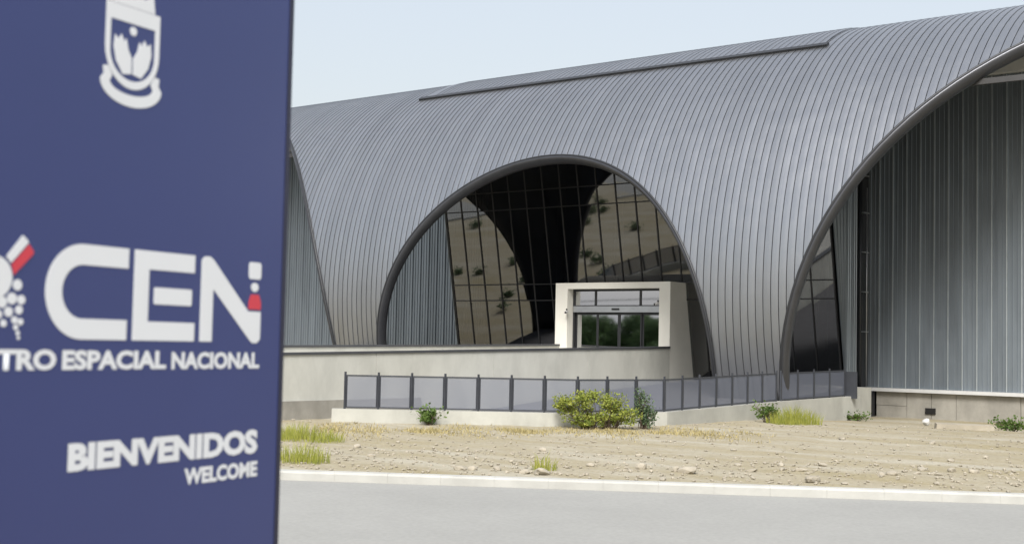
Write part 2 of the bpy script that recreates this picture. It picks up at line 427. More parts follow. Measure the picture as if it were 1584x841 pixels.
# arch rims: rounded band following each opening
def rim(ox, A, B, z0, name):
    pts = []
    N = 72
    thm = math.acos(max(-1, min(1, (BASEZ - z0) / B))) if z0 < BASEZ else pi / 2
    if z0 > BASEZ:
        for z in (BASEZ, z0 * .5): pts.append((ox - A, z))
    for i in range(N + 1):
        th = -thm + 2 * thm * i / N
        pts.append((ox + A * sin(th), z0 + B * cos(th)))
    if z0 > BASEZ:
        for z in (z0 * .5, BASEZ): pts.append((ox + A, z))
    P = [Vector(vp(CX + x, tz(z))) for x, z in pts]
    b = MB(); K = 14
    for i, p in enumerate(P):
        T = (P[min(i+1, len(P)-1)] - P[max(i-1, 0)]).normalized()
        t = tz(pts[i][1]); Nn = Vector((0, -cos(t) / VA, sin(t) / VB)).normalized()
        Bn = T.cross(Nn).normalized()
        inward = Vector((CX + ox, p.y, 1.0)) - p
        if Bn.dot(inward) < 0: Bn = -Bn
        c = p - Nn * .20
        for j in range(K):
            a = 2 * pi * j / K
            b.v.append(tuple(c + Nn * .27 * cos(a) + Bn * (.13 * sin(a) + .05)))
    for i in range(len(P) - 1):
        for j in range(K):
            b.f.append((i*K+j, i*K+(j+1) % K, (i+1)*K+(j+1) % K, (i+1)*K+j))
    b.build(name, M['rim'], hall, True)
    # thin dark flashing line along the cut cladding edge
    b = MB(); K = 6
    for i, p in enumerate(P):
        T = (P[min(i+1, len(P)-1)] - P[max(i-1, 0)]).normalized()
        t = tz(pts[i][1]); Nn = Vector((0, -cos(t) / VA, sin(t) / VB)).normalized()
        Bn = T.cross(Nn).normalized()
        if Bn.dot(Vector((CX + ox, p.y, 1.0)) - p) < 0: Bn = -Bn
        c = p + Nn * .04 - Bn * .02
        for j in range(K):
            a = 2 * pi * j / K; b.v.append(tuple(c + Nn * .05 * cos(a) + Bn * .05 * sin(a)))
    for i in range(len(P) - 1):
        for j in range(K):
            b.f.append((i*K+j, i*K+(j+1) % K, (i+1)*K+(j+1) % K, (i+1)*K+j))
    b.build('arch_flashing', M['frame'], hall, True)
for ox, A, B, z0 in ARCH: rim(ox, A, B, z0, 'arch_rim')

# raised ridge vent over the middle bay with its dark front ledge
vent = MB(); X0v, X1v = -44.6, -22.45; TR = 1.043; R = 10
for off in (0.01, .06):
    for x in (X0v + .4, X1v - .2):
        for j in range(R + 1): vent.v.append(vp(x, TR + .02 + (radians(96) - TR) * j / R, off))
for j in range(R):
    vent.f.append((22+j, 33+j, 33+j+1, 22+j+1)); vent.f.append((j, 22+j, 22+j+1, j+1)); vent.f.append((11+j, 11+j+1, 33+j+1, 33+j))
vent.f.append((0, 11, 33, 22))
vo = vent.build('ridge_vent', M['clad'], hall)
b = MB(); 
for x in (X0v, X1v):
    for t, off in ((TR - .012, 0.0), (TR + .012, 0.0), (TR + .012, .1), (TR - .012, .1)): b.v.append(vp(x, t, off))
b.f += [(0,1,5,4),(1,2,6,5),(2,3,7,6),(3,0,4,7),(0,3,2,1),(4,5,6,7)]
b.build('vent_ledge', M['frame'], vo)
nv = int((X1v - X0v) / PW)
sm = None
for i in range(1, nv):
    x = CX + (math.floor((X0v + .4 - CX) / PW) + i + 1) * PW
    if x > X1v - .3: break
    b = MB()
    for xx in (x - .032, x - .008):
        for off in (.058, .085):
            for j in range(R + 1): b.v.append(vp(xx, TR + .02 + (radians(96) - TR) * j / R, off))
    for j in range(R):
        b.f += [(11+j, 33+j, 34+j, 12+j), (j, 11+j, 12+j, j+1), (22+j, 23+j, 34+j, 33+j)]
    b.build('vent_seam', M['clad'], vo)

# ------------------------------------------------------------------ leaning glass front
GZ0, GY0, GK = 5.4, 51.2, .19
def gy(z): return GY0 - GK * (z - GZ0)
GX0, GX1 = -44.32, -23.28
NB = 20; bw = (GX1 - GX0) / NB
zs = [1.0, 4.63, 5.42, 9.1, 9.97, 12.6]
glass = bpy.data.objects.new('glass_front', None); COL.objects.link(glass); glass.parent = hall
glass.location = (0, GY0 - YC, 0); WORLD_INV[glass.name] = Matrix.Translation((CX, GY0, 0)).inverted()
PORT = (-36.78, -30.46, 5.38)
pane_mesh = {}
for r in range(5):
    for i in range(NB):
        xa, xb = GX0 + i * bw, GX0 + (i + 1) * bw
        if r < 2 and xa > -36.4 and xb < -30.8: continue          # portal stands here
        key = (r, (i * 7 + r * 3) % 5)
        if key not in pane_mesh:                                   # panes sit a few millimetres out of true, so mirror images break at the mullions
            za, zb = zs[r], zs[r + 1]; b = MB(); ta, tb_ = random.uniform(-.0045, .0045), random.uniform(-.006, .006)
            p = [(0, gy(za) - ta - tb_, za), (bw, gy(za) + ta - tb_, za), (bw, gy(zb) + ta + tb_, zb), (0, gy(zb) - ta + tb_, zb)]
            b.add(p, [(0, 1, 2, 3)])
            pane_mesh[key] = b.mesh('pane', M['glass'])
        o = link('pane', pane_mesh[key], glass); o.location = (xa, 0, 0)
mm = MB().hexa([(-.027, gy(1)-.04, 1), (.027, gy(1)-.04, 1), (.027, gy(1)+.08, 1), (-.027, gy(1)+.08, 1),
                (-.027, gy(12.6)-.04, 12.6), (.027, gy(12.6)-.04, 12.6), (.027, gy(12.6)+.08, 12.6), (-.027, gy(12.6)+.08, 12.6)]).mesh('mullion', M['frame'])
for i in range(NB + 1):
    x = GX0 + i * bw
    if -36.6 < x < -30.6:
        za = 5.3
        b = MB().hexa([(-.027, gy(za)-.04, za), (.027, gy(za)-.04, za), (.027, gy(za)+.08, za), (-.027, gy(za)+.08, za),
                (-.027, gy(12.6)-.04, 12.6), (.027, gy(12.6)-.04, 12.6), (.027, gy(12.6)+.08, 12.6), (-.027, gy(12.6)+.08, 12.6)])
        o = link('mullion', b.mesh('mullion', M['frame']), glass)
    else: o = link('mullion', mm, glass)
    o.location = (x, 0, 0)
for z in (1.03, 4.63, 5.42, 9.1, 9.97):
    segs = [(GX0, GX1)] if z > 5 else [(GX0, PORT[0]), (PORT[1], GX1)]
    for xa, xb in segs:
        MB().box((xa, gy(z) - .035, z - .025), (xb, gy(z) + .07, z + .025)).build('transom', M['frame'], glass)
MB().box((GX0 - .1, 51.6, -.5), (GX1 + .1, 52.4, .98)).build('plinth', M['conc2'], hall)
# inside: floor, rear wall, side walls of the lobby
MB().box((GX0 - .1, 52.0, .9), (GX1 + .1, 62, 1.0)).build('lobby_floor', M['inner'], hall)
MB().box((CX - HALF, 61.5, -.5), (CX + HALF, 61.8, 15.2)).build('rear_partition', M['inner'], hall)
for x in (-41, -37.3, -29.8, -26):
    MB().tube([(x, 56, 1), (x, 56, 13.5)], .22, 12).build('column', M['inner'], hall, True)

# ------------------------------------------------------------------ corrugated walls
WY = 54.0; CW = .6
def corr_profile(width, step=.2, major=True):
    pr = []; x = 0
    pr += [(0, 0), (.02, -.055), (.05, -.055), (.07, 0)] if major else [(0, 0)]
    k = 1
    while k * step < width - .01:
        c = k * step
        pr += [(c - .012, 0), (c, -.03), (c + .035, -.03), (c + .047, 0)]
        k += 1
    pr.append((width - .004, 0)); return pr
def corr_panel_mesh(z0, z1, name='wall_panel'):
    b = MB(); pr = corr_profile(CW); n = len(pr)
    for z in (z0, z1):
        for x, y in pr: b.v.append((x, y, z))
    for i in range(n - 1): b.f.append((i, i + 1, n + i + 1, n + i))
    return b.mesh(name, M['corr'])
WTOP = 13.9
pm = corr_panel_mesh(.93, WTOP)
M['glint'] = mat('rib_glint_metal', (.52, .57, .60), .35, .7, .08, 2)  # paler colour stands in for sky light caught by the major ribs
js = MB().box((.012, -.078, .94), (.058, -.056, WTOP - .01)).mesh('rib_glint', M['glint'])  # added pale strip paints that glint along each panel joint
x = -23.1
while x < CX + HALF - .3:
    link('wall_panel', pm, hall).location = (x, WY, 0); link('rib_glint', js, hall).location = (x, WY, 0); x += CW
x = GX0 - .1 - CW
pm2 = corr_panel_mesh(-.2, WTOP)
while x > CX - HALF:
    link('wall_panel', pm2, hall).location = (x, WY, 0); x -= CW
# side returns of the lobby (ribbed), facing along the hall
for X, s in ((GX1 + .12, 1), (GX0 - .12, -1)):
    k = 0
    y = WY
    for k in range(8):
        ya, yb = WY - .62 * (k + 1), WY - .62 * k
        b = MB(); pr = [(0, 0), (.015, .05), (.045, .05), (.06, 0), (.2, 0), (.215, .03), (.245, .03), (.26, 0), (.4, 0), (.415, .03), (.445, .03), (.46, 0), (.615, 0)]
        n = len(pr)
        for z in (.93, WTOP):
            for q, h in pr:
                yy = yb - q
                yy = max(yy, gy(z) + .02); b.v.append((X + s * h, yy, z))
        for i in range(n - 1): b.f.append((i, i + 1, n + i + 1, n + i))
        # drop columns that would stand in front of the glass at the foot
        b.build('side_panel', M['corr'], hall)
# beam, sill and foundation of the right wall
MB().box((-23.3, WY - .35, 13.92), (CX + HALF, WY + .2, 14.5)).build('head_beam', M['sill'], hall)
MB().box((CX - HALF, WY - .35, 13.92), (GX0, WY + .2, 14.5)).build('head_beam', M['sill'], hall)
MB().box((-23.05, WY - .3, .78), (CX + HALF, WY + .1, .925)).build('wall_sill', M['sill'], hall)
fx = -22.55; i = 0
found = bpy.data.objects.new('foundation', None); COL.objects.link(found); found.parent = hall; found.location = (0, 0, 0)
WORLD_INV[found.name] = WORLD_INV[hall.name].copy()
MB().box((-22.6, WY + .06, -.6), (CX + HALF, WY + .4, .775)).build('footing', M['conc2'], found)
rows = [(-.6, .18), (.195, .77)]
while fx < 6:
    wd = random.choice((1.05, 2.1, 2.6))
    if i == 0: wd = 1.35
    if i < 1:
        for za, zb in rows:
            MB().box((fx, WY - .06 + random.uniform(-.01, .01), za), (fx + wd - .02, WY + .05, zb)).build('foundation_block', M['conc2'], found)
    else:
        MB().box((fx, WY - .06 + random.uniform(-.015, .015), -.6), (fx + wd - .02, WY + .05, .77)).build('foundation_block', M['conc2'], found)
    fx += wd; i += 1
MB().box((-20.4, WY - .12, -.10), (-19.97, WY - .05, .15)).build('vent_hole', M['black'], found)
MB().box((-23.15, 51.3, -.6), (-22.35, 52.9, .95)).build('corner_pier', M['conc'], hall)
MB().box((-22.85, 53.2, -.6), (-22.6, 53.9, .78)).build('steel_post', M['pipe'], hall)
MB().box((-23.17, 53.3, .95), (-22.98, 53.98, 13.8)).build('corner_trim', M['frame'], hall)
dp = MB().tube([(-23.0, 53.2, -.4), (-23.0, 53.2, 11.5)], .085, 12).build('downpipe', M['pipe'], hall, True)
for z in (.85, 3.3, 5.0, 6.7, 8.4, 10.0):
    MB().box((-22.9, 53.1, z - .02), (-22.78, 53.62, z + .02)).build('pipe_bracket', M['bracket'], dp)
MB().tube([(-22.84, 53.5, .9), (-22.84, 53.5, 9.5)], .03, 8).build('conduit', M['bracket'], hall, True)

# ------------------------------------------------------------------ entrance portal
portal = bpy.data.objects.new('portal', None); COL.objects.link(portal); portal.parent = hall
portal.location = (0, 49.9 - YC, 0); WORLD_INV[portal.name] = Matrix.Translation((CX, 49.9, 0)).inverted()
PX0, PX1, PZ = PORT
OX0, OX1, OZ = -36.09, -31.03, 5.10
PF = 49.9
def leanbox(xa, xb, za, zb):
    return MB().hexa([(xa, PF, za), (xb, PF, za), (xb, gy(za) + .2, za), (xa, gy(za) + .2, za), (xa, PF, zb), (xb, PF, zb), (xb, gy(zb) + .2, zb), (xa, gy(zb) + .2, zb)])
leanbox(PX0, OX0, -.5, OZ).build('jamb', M['conclit'], portal)
leanbox(OX1, PX1, -.5, OZ).build('jamb', M['conclit'], portal)
leanbox(PX0, PX1, OZ, PZ).build('lintel', M['conclit'], portal)
leanbox(OX0, OX1, -.5, 1.86).build('threshold', M['conc2'], portal)
DY = 50.42
fr = MB()
fr.box((OX0, DY - .06, 5.0), (OX1, DY + .1, OZ)); fr.box((OX0, DY - .055, 1.86), (OX0 + .09, DY + .1, 5.0)); fr.box((OX1 - .09, DY - .055, 1.86), (OX1, DY + .1, 5.0))
for xx in (-34.82, -32.34): fr.box((xx - .04, DY - .05, 4.34), (xx + .04, DY + .09, 5.0))
fr.box((OX0 + .09, DY - .05, 4.30), (OX1 - .09, DY + .09, 4.35))
fr.build('door_frame', M['frame'], portal)
MB().box((OX0 + .09, DY - .16, 4.02), (OX1 - .09, DY + .08, 4.30)).build('door_operator', M['bracket'], portal)
MB().box((-33.8, DY - .2, 4.12), (-33.4, DY - .16, 4.2)).build('motion_sensor', M['black'], portal)
tb = [OX0 + .09, -34.86, -34.78, -32.38, -32.30, OX1 - .09]
for i in range(0, 6, 2):
    MB().box((tb[i], DY, 4.35), (tb[i+1], DY + .02, 5.0)).build('transom_pane', M['doorglass'], portal)
lx = [OX0 + .09, -34.73, -33.5, -32.27, OX1 - .09]
for i in range(4):
    yy = DY + (.0 if i in (1, 2) else .06)
    b = MB(); a, c = lx[i] + .005, lx[i+1] - .005
    b.box((a, yy, 1.88), (a + .07, yy + .05, 4.0)); b.box((c - .07, yy, 1.88), (c, yy + .05, 4.0))
    b.box((a + .07, yy, 3.9), (c - .07, yy + .05, 4.0)); b.box((a + .07, yy, 1.88), (c - .07, yy + .05, 2.02))
    b.build('door_leaf', M['frame'], portal)
    MB().box((a + .07, yy + .02, 2.02), (c - .07, yy + .035, 3.9)).build('door_pane', M['doorglass'], portal)
def seccam(p, d, lab):
    r = empty('security_camera', p, lab, 'camera', 'cameras at the entrance')
    p = Vector(p); d = Vector(d)
    MB().bar(p, p + Vector((0, 0, .14)), .05, .05).build('bracket_arm', M['black'], r)
    MB().tube([p + d * -.1, p + d * .16], .06, 10).build('body', M['camw'], r, True)
    MB().tube([p + d * .16, p + d * .2], .05, 10).build('lens', M['black'], r, True)
seccam((-36.0, 49.73, 4.03), (.3, -.9, -.25), 'small camera on the left inner side of the door opening')
seccam((-31.15, 50.0, 4.42), (-.7, -.6, -.3), 'small camera at the right upper corner of the door opening')

# ------------------------------------------------------------------ entrance walkway
wk = empty('entrance_walkway', (-33.6, 40, 0), 'raised walkway with pale concrete side walls leading to the glass doors', 'walkway')
WY0 = 19.0
def nearz(y): return 2.47 + (y - 49.5) * .0198
def farz(y): return 2.49 + (y - 50.4) * .0152
def wallrun(xa, xb, fz, y0, y1, z0, name, m):
    return MB().hexa([(xa, y0, z0), (xb, y0, z0), (xb, y1, z0), (xa, y1, z0), (xa, y0, fz(y0)), (xb, y0, fz(y0)), (xb, y1, fz(y1)), (xa, y1, fz(y1))]).build(name, m, wk)
Y1 = PF - .003
YJ = WY0
while YJ < Y1 - .5:
    y2 = min(Y1, YJ + 6.18)
    wallrun(-30.70, -30.45, lambda y: nearz(y) - .06, YJ, y2 - .012 if y2 < Y1 else y2, -.5, 'side_wall', M['conc'])
    YJ = y2
wallrun(-36.77, -36.52, lambda y: farz(y) - .06, WY0, Y1, -.5, 'side_wall', M['conc'])
for xa, xb, fz in ((-30.74, -30.41, nearz), (-36.81, -36.48, farz)):
    MB().hexa([(xa, WY0, fz(WY0)-.058), (xb, WY0, fz(WY0)-.058), (xb, Y1, fz(Y1)-.058), (xa, Y1, fz(Y1)-.058), (xa, WY0, fz(WY0)+.02), (xb, WY0, fz(WY0)+.02), (xb, Y1, fz(Y1)+.02), (xa, Y1, fz(Y1)+.02)]).build('wall_cap', M['cap'], wk)
wallrun(-36.515, -30.705, lambda y: 1.86 + (y - 49.9) * .017, WY0, Y1, -.4, 'deck', M['deck'])
MB().box((-30.447, WY0, -.5), (-30.36, 33.5, .56)).build('wall_footing', M['conc2'], wk)
# dark paved side ramp climbing between walkway and fence
b = MB(); rx = (-30.355, -22.5)
yy = [34.5, 38, 42, 46, 50, 51.5]; zz = [-.03, .12, .42, .70, .9, .93]
for x in rx:
    for y, z in zip(yy, zz): b.v.append((x if x < -25 else -22.4, y + (2.2 if x > -25 else 0) * (1 if y < 36 else 0), z))
n = len(yy)
for i in range(n - 1): b.f.append((i, n + i, n + i + 1, i + 1))
tag(b.build('side_ramp', M['ramp']), 'dark paved ramp behind the mesh fence', kind='structure')

# ------------------------------------------------------------------ low wall and mesh fence
PL = [(-28.9, 27.9, .40), (-23.2, 32.7, .40), (-21.9, 35.6, .42), (-21.95, 43.4, .58), (-21.5, 49.6, .70)]
lw = empty('low_wall', (-22.6, 36, 0), 'low pale concrete wall under the dark mesh fence', 'wall')
def offs(pl, d):
    out = []
    for i in range(len(pl)):
        p = Vector(pl[i][:2])
        dirs = []
        if i > 0: dirs.append((p - Vector(pl[i-1][:2])).normalized())
        if i < len(pl) - 1: dirs.append((Vector(pl[i+1][:2]) - p).normalized())
        t = sum(dirs, Vector((0, 0))).normalized(); nn = Vector((t.y, -t.x))
        out.append(p + nn * d)
    return out
fo, bo = offs(PL, .14), offs(PL, -.14)
for i in range(len(PL) - 1):
    a, c = fo[i], fo[i+1]; e, g2 = bo[i], bo[i+1]; za, zb = PL[i][2], PL[i+1][2]
    MB().hexa([(a.x, a.y, -.6), (c.x, c.y, -.6), (g2.x, g2.y, -.6), (e.x, e.y, -.6), (a.x, a.y, za), (c.x, c.y, zb), (g2.x, g2.y, zb), (e.x, e.y, za)]).build('wall_segment', M['concp'], lw)
fence = empty('mesh_fence', (-22.6, 36, .4), 'dark steel fence with grey mesh panels on the low wall before the entrance', 'fence')
fence2 = empty('mesh_fence', (-21.8, 46, .6), 'short dark mesh fence between the right metal leg and the corner pier', 'fence')
def fence_run(a, c, n, fo, first=True, last=True, H=1.03):
    a = Vector(a); c = Vector(c)
    for i in range(n + 1):
        p = a.lerp(c, i / n)
        if (i == 0 and not first) or (i == n and not last): continue
        hh = H + .09
        MB().box((p.x - .025, p.y - .025, p.z - .02), (p.x + .025, p.y + .025, p.z + hh)).build('post', M['fence'], fo)
    for i in range(n):
        p, q = a.lerp(c, i / n), a.lerp(c, (i + 1) / n); d = (q - p).normalized()
        p2, q2 = p + d * .03, q - d * .03; up = Vector((0, 0, 1))
        b = MB()
        for h in (.05, H - .02): b.bar(p2 + up * h, q2 + up * h, .03, .045)
        b.bar(p2 + d * .018 + up * .07, p2 + d * .018 + up * (H - .04), .03, .035); b.bar(q2 - d * .018 + up * .07, q2 - d * .018 + up * (H - .04), .03, .035)
        fr_ = b.build('panel_frame', M['fence'], fo)
        m2 = MB(); A, B2 = p2 + d * .03, q2 - d * .03
        m2.add([A + up * .07, B2 + up * .07, B2 + up * (H - .04), A + up * (H - .04)], [(0, 1, 2, 3)])
        o = link('mesh_panel', m2.mesh('mesh_panel', M['mesh']), None); o.parent = fr_
P3 = [Vector(p) for p in PL]
s0 = P3[0].lerp(P3[1], .05)
fence_run(s0, P3[1], 7, fence, True, False)
fence_run(P3[1], P3[2], 3, fence)
fence_run(P3[2], P3[3], 7, fence, False, True)
f2a = P3[3].lerp(P3[4], .05)
fence_run(f2a, P3[4].lerp(P3[3], .18), 4, fence2)
MB().box((-21.8, 48.75, .6), (-21.2, 48.82, 1.65)).build('gate_panel', M['fence'], fence2)

# the same low wall, fence and ramp on the other side of the walkway (seen mirrored in the leaning glass)
mx_ = lambda p: (2 * CX - p[0], p[1], p[2])
lw2 = empty('low_wall', (-44.6, 36, 0), 'low pale concrete wall on the far side of the walkway, mirrored in the glass', 'wall')
fence3 = empty('mesh_fence', (-44.6, 36, .4), 'dark mesh fence on the far side of the walkway, mirrored in the glass', 'fence')
PM = [mx_(p) for p in PL]
for i in range(3):
    a, c = [Vector((2 * CX - q.x, q.y)) for q in fo[i:i+2]]; e, g2 = [Vector((2 * CX - q.x, q.y)) for q in bo[i:i+2]]; za, zb = PL[i][2], PL[i+1][2]
    MB().hexa([(e.x, e.y, -.6), (g2.x, g2.y, -.6), (c.x, c.y, -.6), (a.x, a.y, -.6), (e.x, e.y, za), (g2.x, g2.y, zb), (c.x, c.y, zb), (a.x, a.y, za)]).build('wall_segment', M['concp'], lw2)
Q3 = [Vector(p) for p in PM]
fence_run(Q3[0], Q3[1], 7, fence3, True, False); fence_run(Q3[1], Q3[2], 3, fence3); fence_run(Q3[2], Q3[3], 7, fence3, False, True)
b = MB()
for x in (-44.7, -36.82):
    for y, z in zip(yy, zz): b.v.append((x, y, z))
for i in range(n - 1): b.f.append((i, n + i, n + i + 1, i + 1))
tag(b.build('side_ramp', M['ramp']), 'dark paved ramp on the far side of the walkway', kind='structure')
b = MB(); b.add([(-52, 1.0, .0), (-57, 4.3, .0), (-95, 30.0, .0), (-110, 5, .0), (-70, -12, .0)], [(0, 1, 2, 3, 4)])
tag(b.build('paved_lot', M['road']), 'grey paved lot far left of the hall', kind='structure')
b = MB()
for k in range(20):
    p = Vector((-55, 4.0, 0)).lerp(Vector((-93, 29.8, 0)), k / 20); q = Vector((-55, 4.0, 0)).lerp(Vector((-93, 29.8, 0)), (k + .99) / 20)
    b.bar(p, q, .35, .3)
tag(b.build('lot_kerb', M['kerb']), 'pale kerb along the paved lot', kind='structure')

# ------------------------------------------------------------------ plants
def leaf_cloud(b, c, rad, n, size, flat=.0, rnd=random):
    for _ in range(n):
        while True:
            q = Vector((rnd.uniform(-1, 1), rnd.uniform(-1, 1), rnd.uniform(-1, 1)))
            if q.length < 1: break
        q = q.normalized() * (q.length ** .5)
        p = Vector((c[0] + q.x * rad[0], c[1] + q.y * rad[1], c[2] + q.z * rad[2]))
        d = Vector((rnd.gauss(0, 1), rnd.gauss(0, 1), rnd.gauss(0, .7) + flat)).normalized()
        s = d.cross(Vector((rnd.gauss(0, 1), rnd.gauss(0, 1), rnd.gauss(0, 1)))).normalized()
        L = size * rnd.uniform(.6, 1.4); wd = L * .32
        k = len(b.v)
        b.v += [tuple(p), tuple(p + d * L * .5 + s * wd), tuple(p + d * L), tuple(p + d * L * .5 - s * wd)]
        b.f.append((k, k+1, k+2, k+3))
def shrub(loc, clumps, nleaf, size, m, label, cat='shrub', name='shrub', group=None, stems=14):
    loc = Vector((loc[0], loc[1], gz(loc[0], loc[1])))
    r = empty(name, loc, label, cat, group)
    rnd = random.Random(hash(label) % 1000 if False else len(label) * 31 + int(abs(loc.x) * 10))
    st = MB(); lf = MB()
    for i in range(stems):
        c, rad = clumps[i % len(clumps)]
        e = loc + Vector(c) + Vector((rnd.uniform(-1, 1) * rad[0], rnd.uniform(-1, 1) * rad[1], rnd.uniform(.0, .9) * rad[2]))
        b0 = loc + Vector((c[0] * .5 + rnd.uniform(-.1, .1), c[1] * .5 + rnd.uniform(-.1, .1), -.05))
        mid = b0.lerp(e, .5) + Vector((rnd.uniform(-.08, .08), rnd.uniform(-.08, .08), .05))
        st.tube([b0, mid, e], [.014, .01, .005], 5)
        leaf_cloud(lf, e, (size * 2.2, size * 2.2, size * 2.2), max(8, nleaf // (stems * 3)), size, .3, rnd)
    tot = sum(q[1][0] * q[1][2] for q in clumps)
    for c, rad in clumps:
        k = int(nleaf * rad[0] * rad[2] / tot); sub = 16
        for j in range(sub):
            while True:
                q = Vector((rnd.uniform(-1, 1), rnd.uniform(-1, 1), rnd.uniform(-1, 1)))
                if q.length < 1: break
            cc = loc + Vector(c) + Vector((q.x * rad[0], q.y * rad[1], q.z * rad[2])) * .8
            if cc.z < loc.z + .05: cc.z = loc.z + .05 + rnd.random() * .1
            ss = rnd.uniform(.16, .34)
            leaf_cloud(lf, cc, (rad[0] * ss * 1.3, rad[1] * ss * 1.3, rad[2] * ss * 1.2), k // sub, size, .35, rnd)
    lf.v = [(a, b_, max(c_, loc.z + .005)) for a, b_, c_ in lf.v]
    st.build('stem', M['trunk'], r); lf.build('foliage', m, r)
    return r
shrub((-22.12, 32.45), [((-.85, -.6, .66), (.5, .42, .3)), ((-.3, -.25, .8), (.5, .42, .34)), ((.25, .2, .66), (.42, .42, .32)), ((-.45, -.35, .28), (.55, .45, .26)), ((.1, .1, .25), (.6, .5, .25)), ((.55, .45, .36), (.4, .4, .28))], 5200, .07, M['leaf_y'], 'large yellow green shrub growing against the low wall below the entrance', stems=60)
shrub((-21.45, 33.6), [((0, 0, .66), (.2, .2, .5)), ((.12, .1, .32), (.34, .3, .3))], 900, .08, M['leaf_b'], 'upright blue green weed touching the right of the large yellow shrub', 'weed', 'weed', stems=22)
shrub((-26.35, 29.45), [((0, 0, .24), (.3, .28, .24))], 420, .09, M['leaf_g'], 'small green weed alone at the foot of the low wall, left part', 'weed', 'weed')
shrub((-14.3, 45.9), [((0, 0, .18), (.6, .4, .2))], 420, .1, M['leaf_g'], 'low green plant at the foot of the right metal wall', 'weed', 'weed')
shrub((-21.1, 48.5), [((0, 0, .1), (.5, .3, .14))], 260, .09, M['leaf_g'], 'flat green weed by the corner pier and downpipe', 'weed', 'weed')

def tuft(loc, rad, n, h, m, label, name='grass_tuft', cat='grass', lean=.45, group=None, kind=None):
    b = MB(); rnd = random.Random(int(abs(loc[0]) * 100) + n)
    for _ in range(n):
        q = rnd.random() ** .6; a = rnd.uniform(0, 2 * pi)
        x, y = loc[0] + cos(a) * q * rad[0], loc[1] + sin(a) * q * rad[1]
        z = gz(x, y) - .02; L = h * rnd.uniform(.35, 1.15) * (1.1 - .45 * q)
        da = a + rnd.gauss(0, .9); ll = rnd.uniform(.05, lean)
        dx, dy = cos(da) * ll * L, sin(da) * ll * L
        wv = Vector((rnd.gauss(0, 1), rnd.gauss(0, 1), 0)).normalized() * .007
        p0 = Vector((x, y, z)); p1 = p0 + Vector((dx * .35, dy * .35, L * .6)); p2 = p0 + Vector((dx, dy, L))
        k = len(b.v)
        b.v += [tuple(p0 - wv), tuple(p0 + wv), tuple(p1 + wv * .8), tuple(p1 - wv * .8), tuple(p2)]
        b.f += [(k, k+1, k+2, k+3), (k+3, k+2, k+4)]
    o = b.build(name, m); tag(o, label, cat, group, kind); return o
tuft((-19.9, 40.6), (1.0, .75), 900, .62, M['blade'], 'pale yellow green grass clump at the foot of the right metal leg')
tuft((-24.3, 22.3), (1.5, .8), 900, .42, M['blade'], 'yellow green grass patch beside the sign, farther one')
tuft((-19.8, 18.3), (.75, .4), 350, .45, M['blade'], 'pale grass tuft beside the sign, close to the kerb')
tuft((-15.6, 20.9), (.3, .25), 130, .36, M['blade'], 'small sparse tuft alone on the dirt above the kerb')
shrub((-20.75, 40.35), [((0, 0, .3), (.4, .3, .3))], 350, .09, M['leaf_g'], 'small dark green weed left of the grass clump at the metal leg', 'weed', 'weed')
rr_ = random.Random(77)
for q in range(20):
    x_, y_ = rr_.uniform(-72, -47), rr_.uniform(14, 40)
    if y_ > 46 + (x_ + 47) * .6 or y_ < 4 - (x_ + 57) * .68 + 3: y_ = 32 + rr_.uniform(-3, 3); x_ = rr_.uniform(-62, -48)
    r_ = rr_.uniform(.25, .75)
    shrub((x_, y_), [((0, 0, r_ * .4), (r_, r_, r_ * .45))], 240, .16, M['leaf_b'], 'low dry shrub on the dirt beyond the walkway, mirrored in the glass', 'shrub', 'shrub', 'dry shrubs beyond the walkway', stems=8)
# dry grass growing in a loose band along the low wall
b = MB(); rnd = random.Random(5)
for _ in range(10500):
    u = rnd.random(); v = rnd.gauss(0, 1)
    c = Vector((-26.5, 25.1)).lerp(Vector((-18.2, 34.5)), u)
    nn = Vector((.75, -.66)); p = c + nn * v * (1.0 + .5 * sin(u * 23)) + Vector((rnd.uniform(-.3, .3), rnd.uniform(-.3, .3)))
    if (sin(u * 31) + sin(u * 57 + 1) + rnd.uniform(-1.3, 1.3)) < -.2: continue
    z = gz(p.x, p.y) - .01; L = rnd.uniform(.02, .11)
    a = rnd.uniform(0, 2 * pi); k = len(b.v); wv = Vector((cos(a), sin(a))) * .012; d = Vector((cos(a + 1.3), sin(a + 1.3))) * L * rnd.uniform(.2, 1.2)
    b.v += [(p.x - wv.x, p.y - wv.y, z), (p.x + wv.x, p.y + wv.y, z), (p.x + d.x, p.y + d.y, z + L)]; b.f.append((k, k+1, k+2))
tag(b.build('dry_grass', M['dry']), 'short yellow dry grass scattered over the dirt', 'grass', kind='stuff')

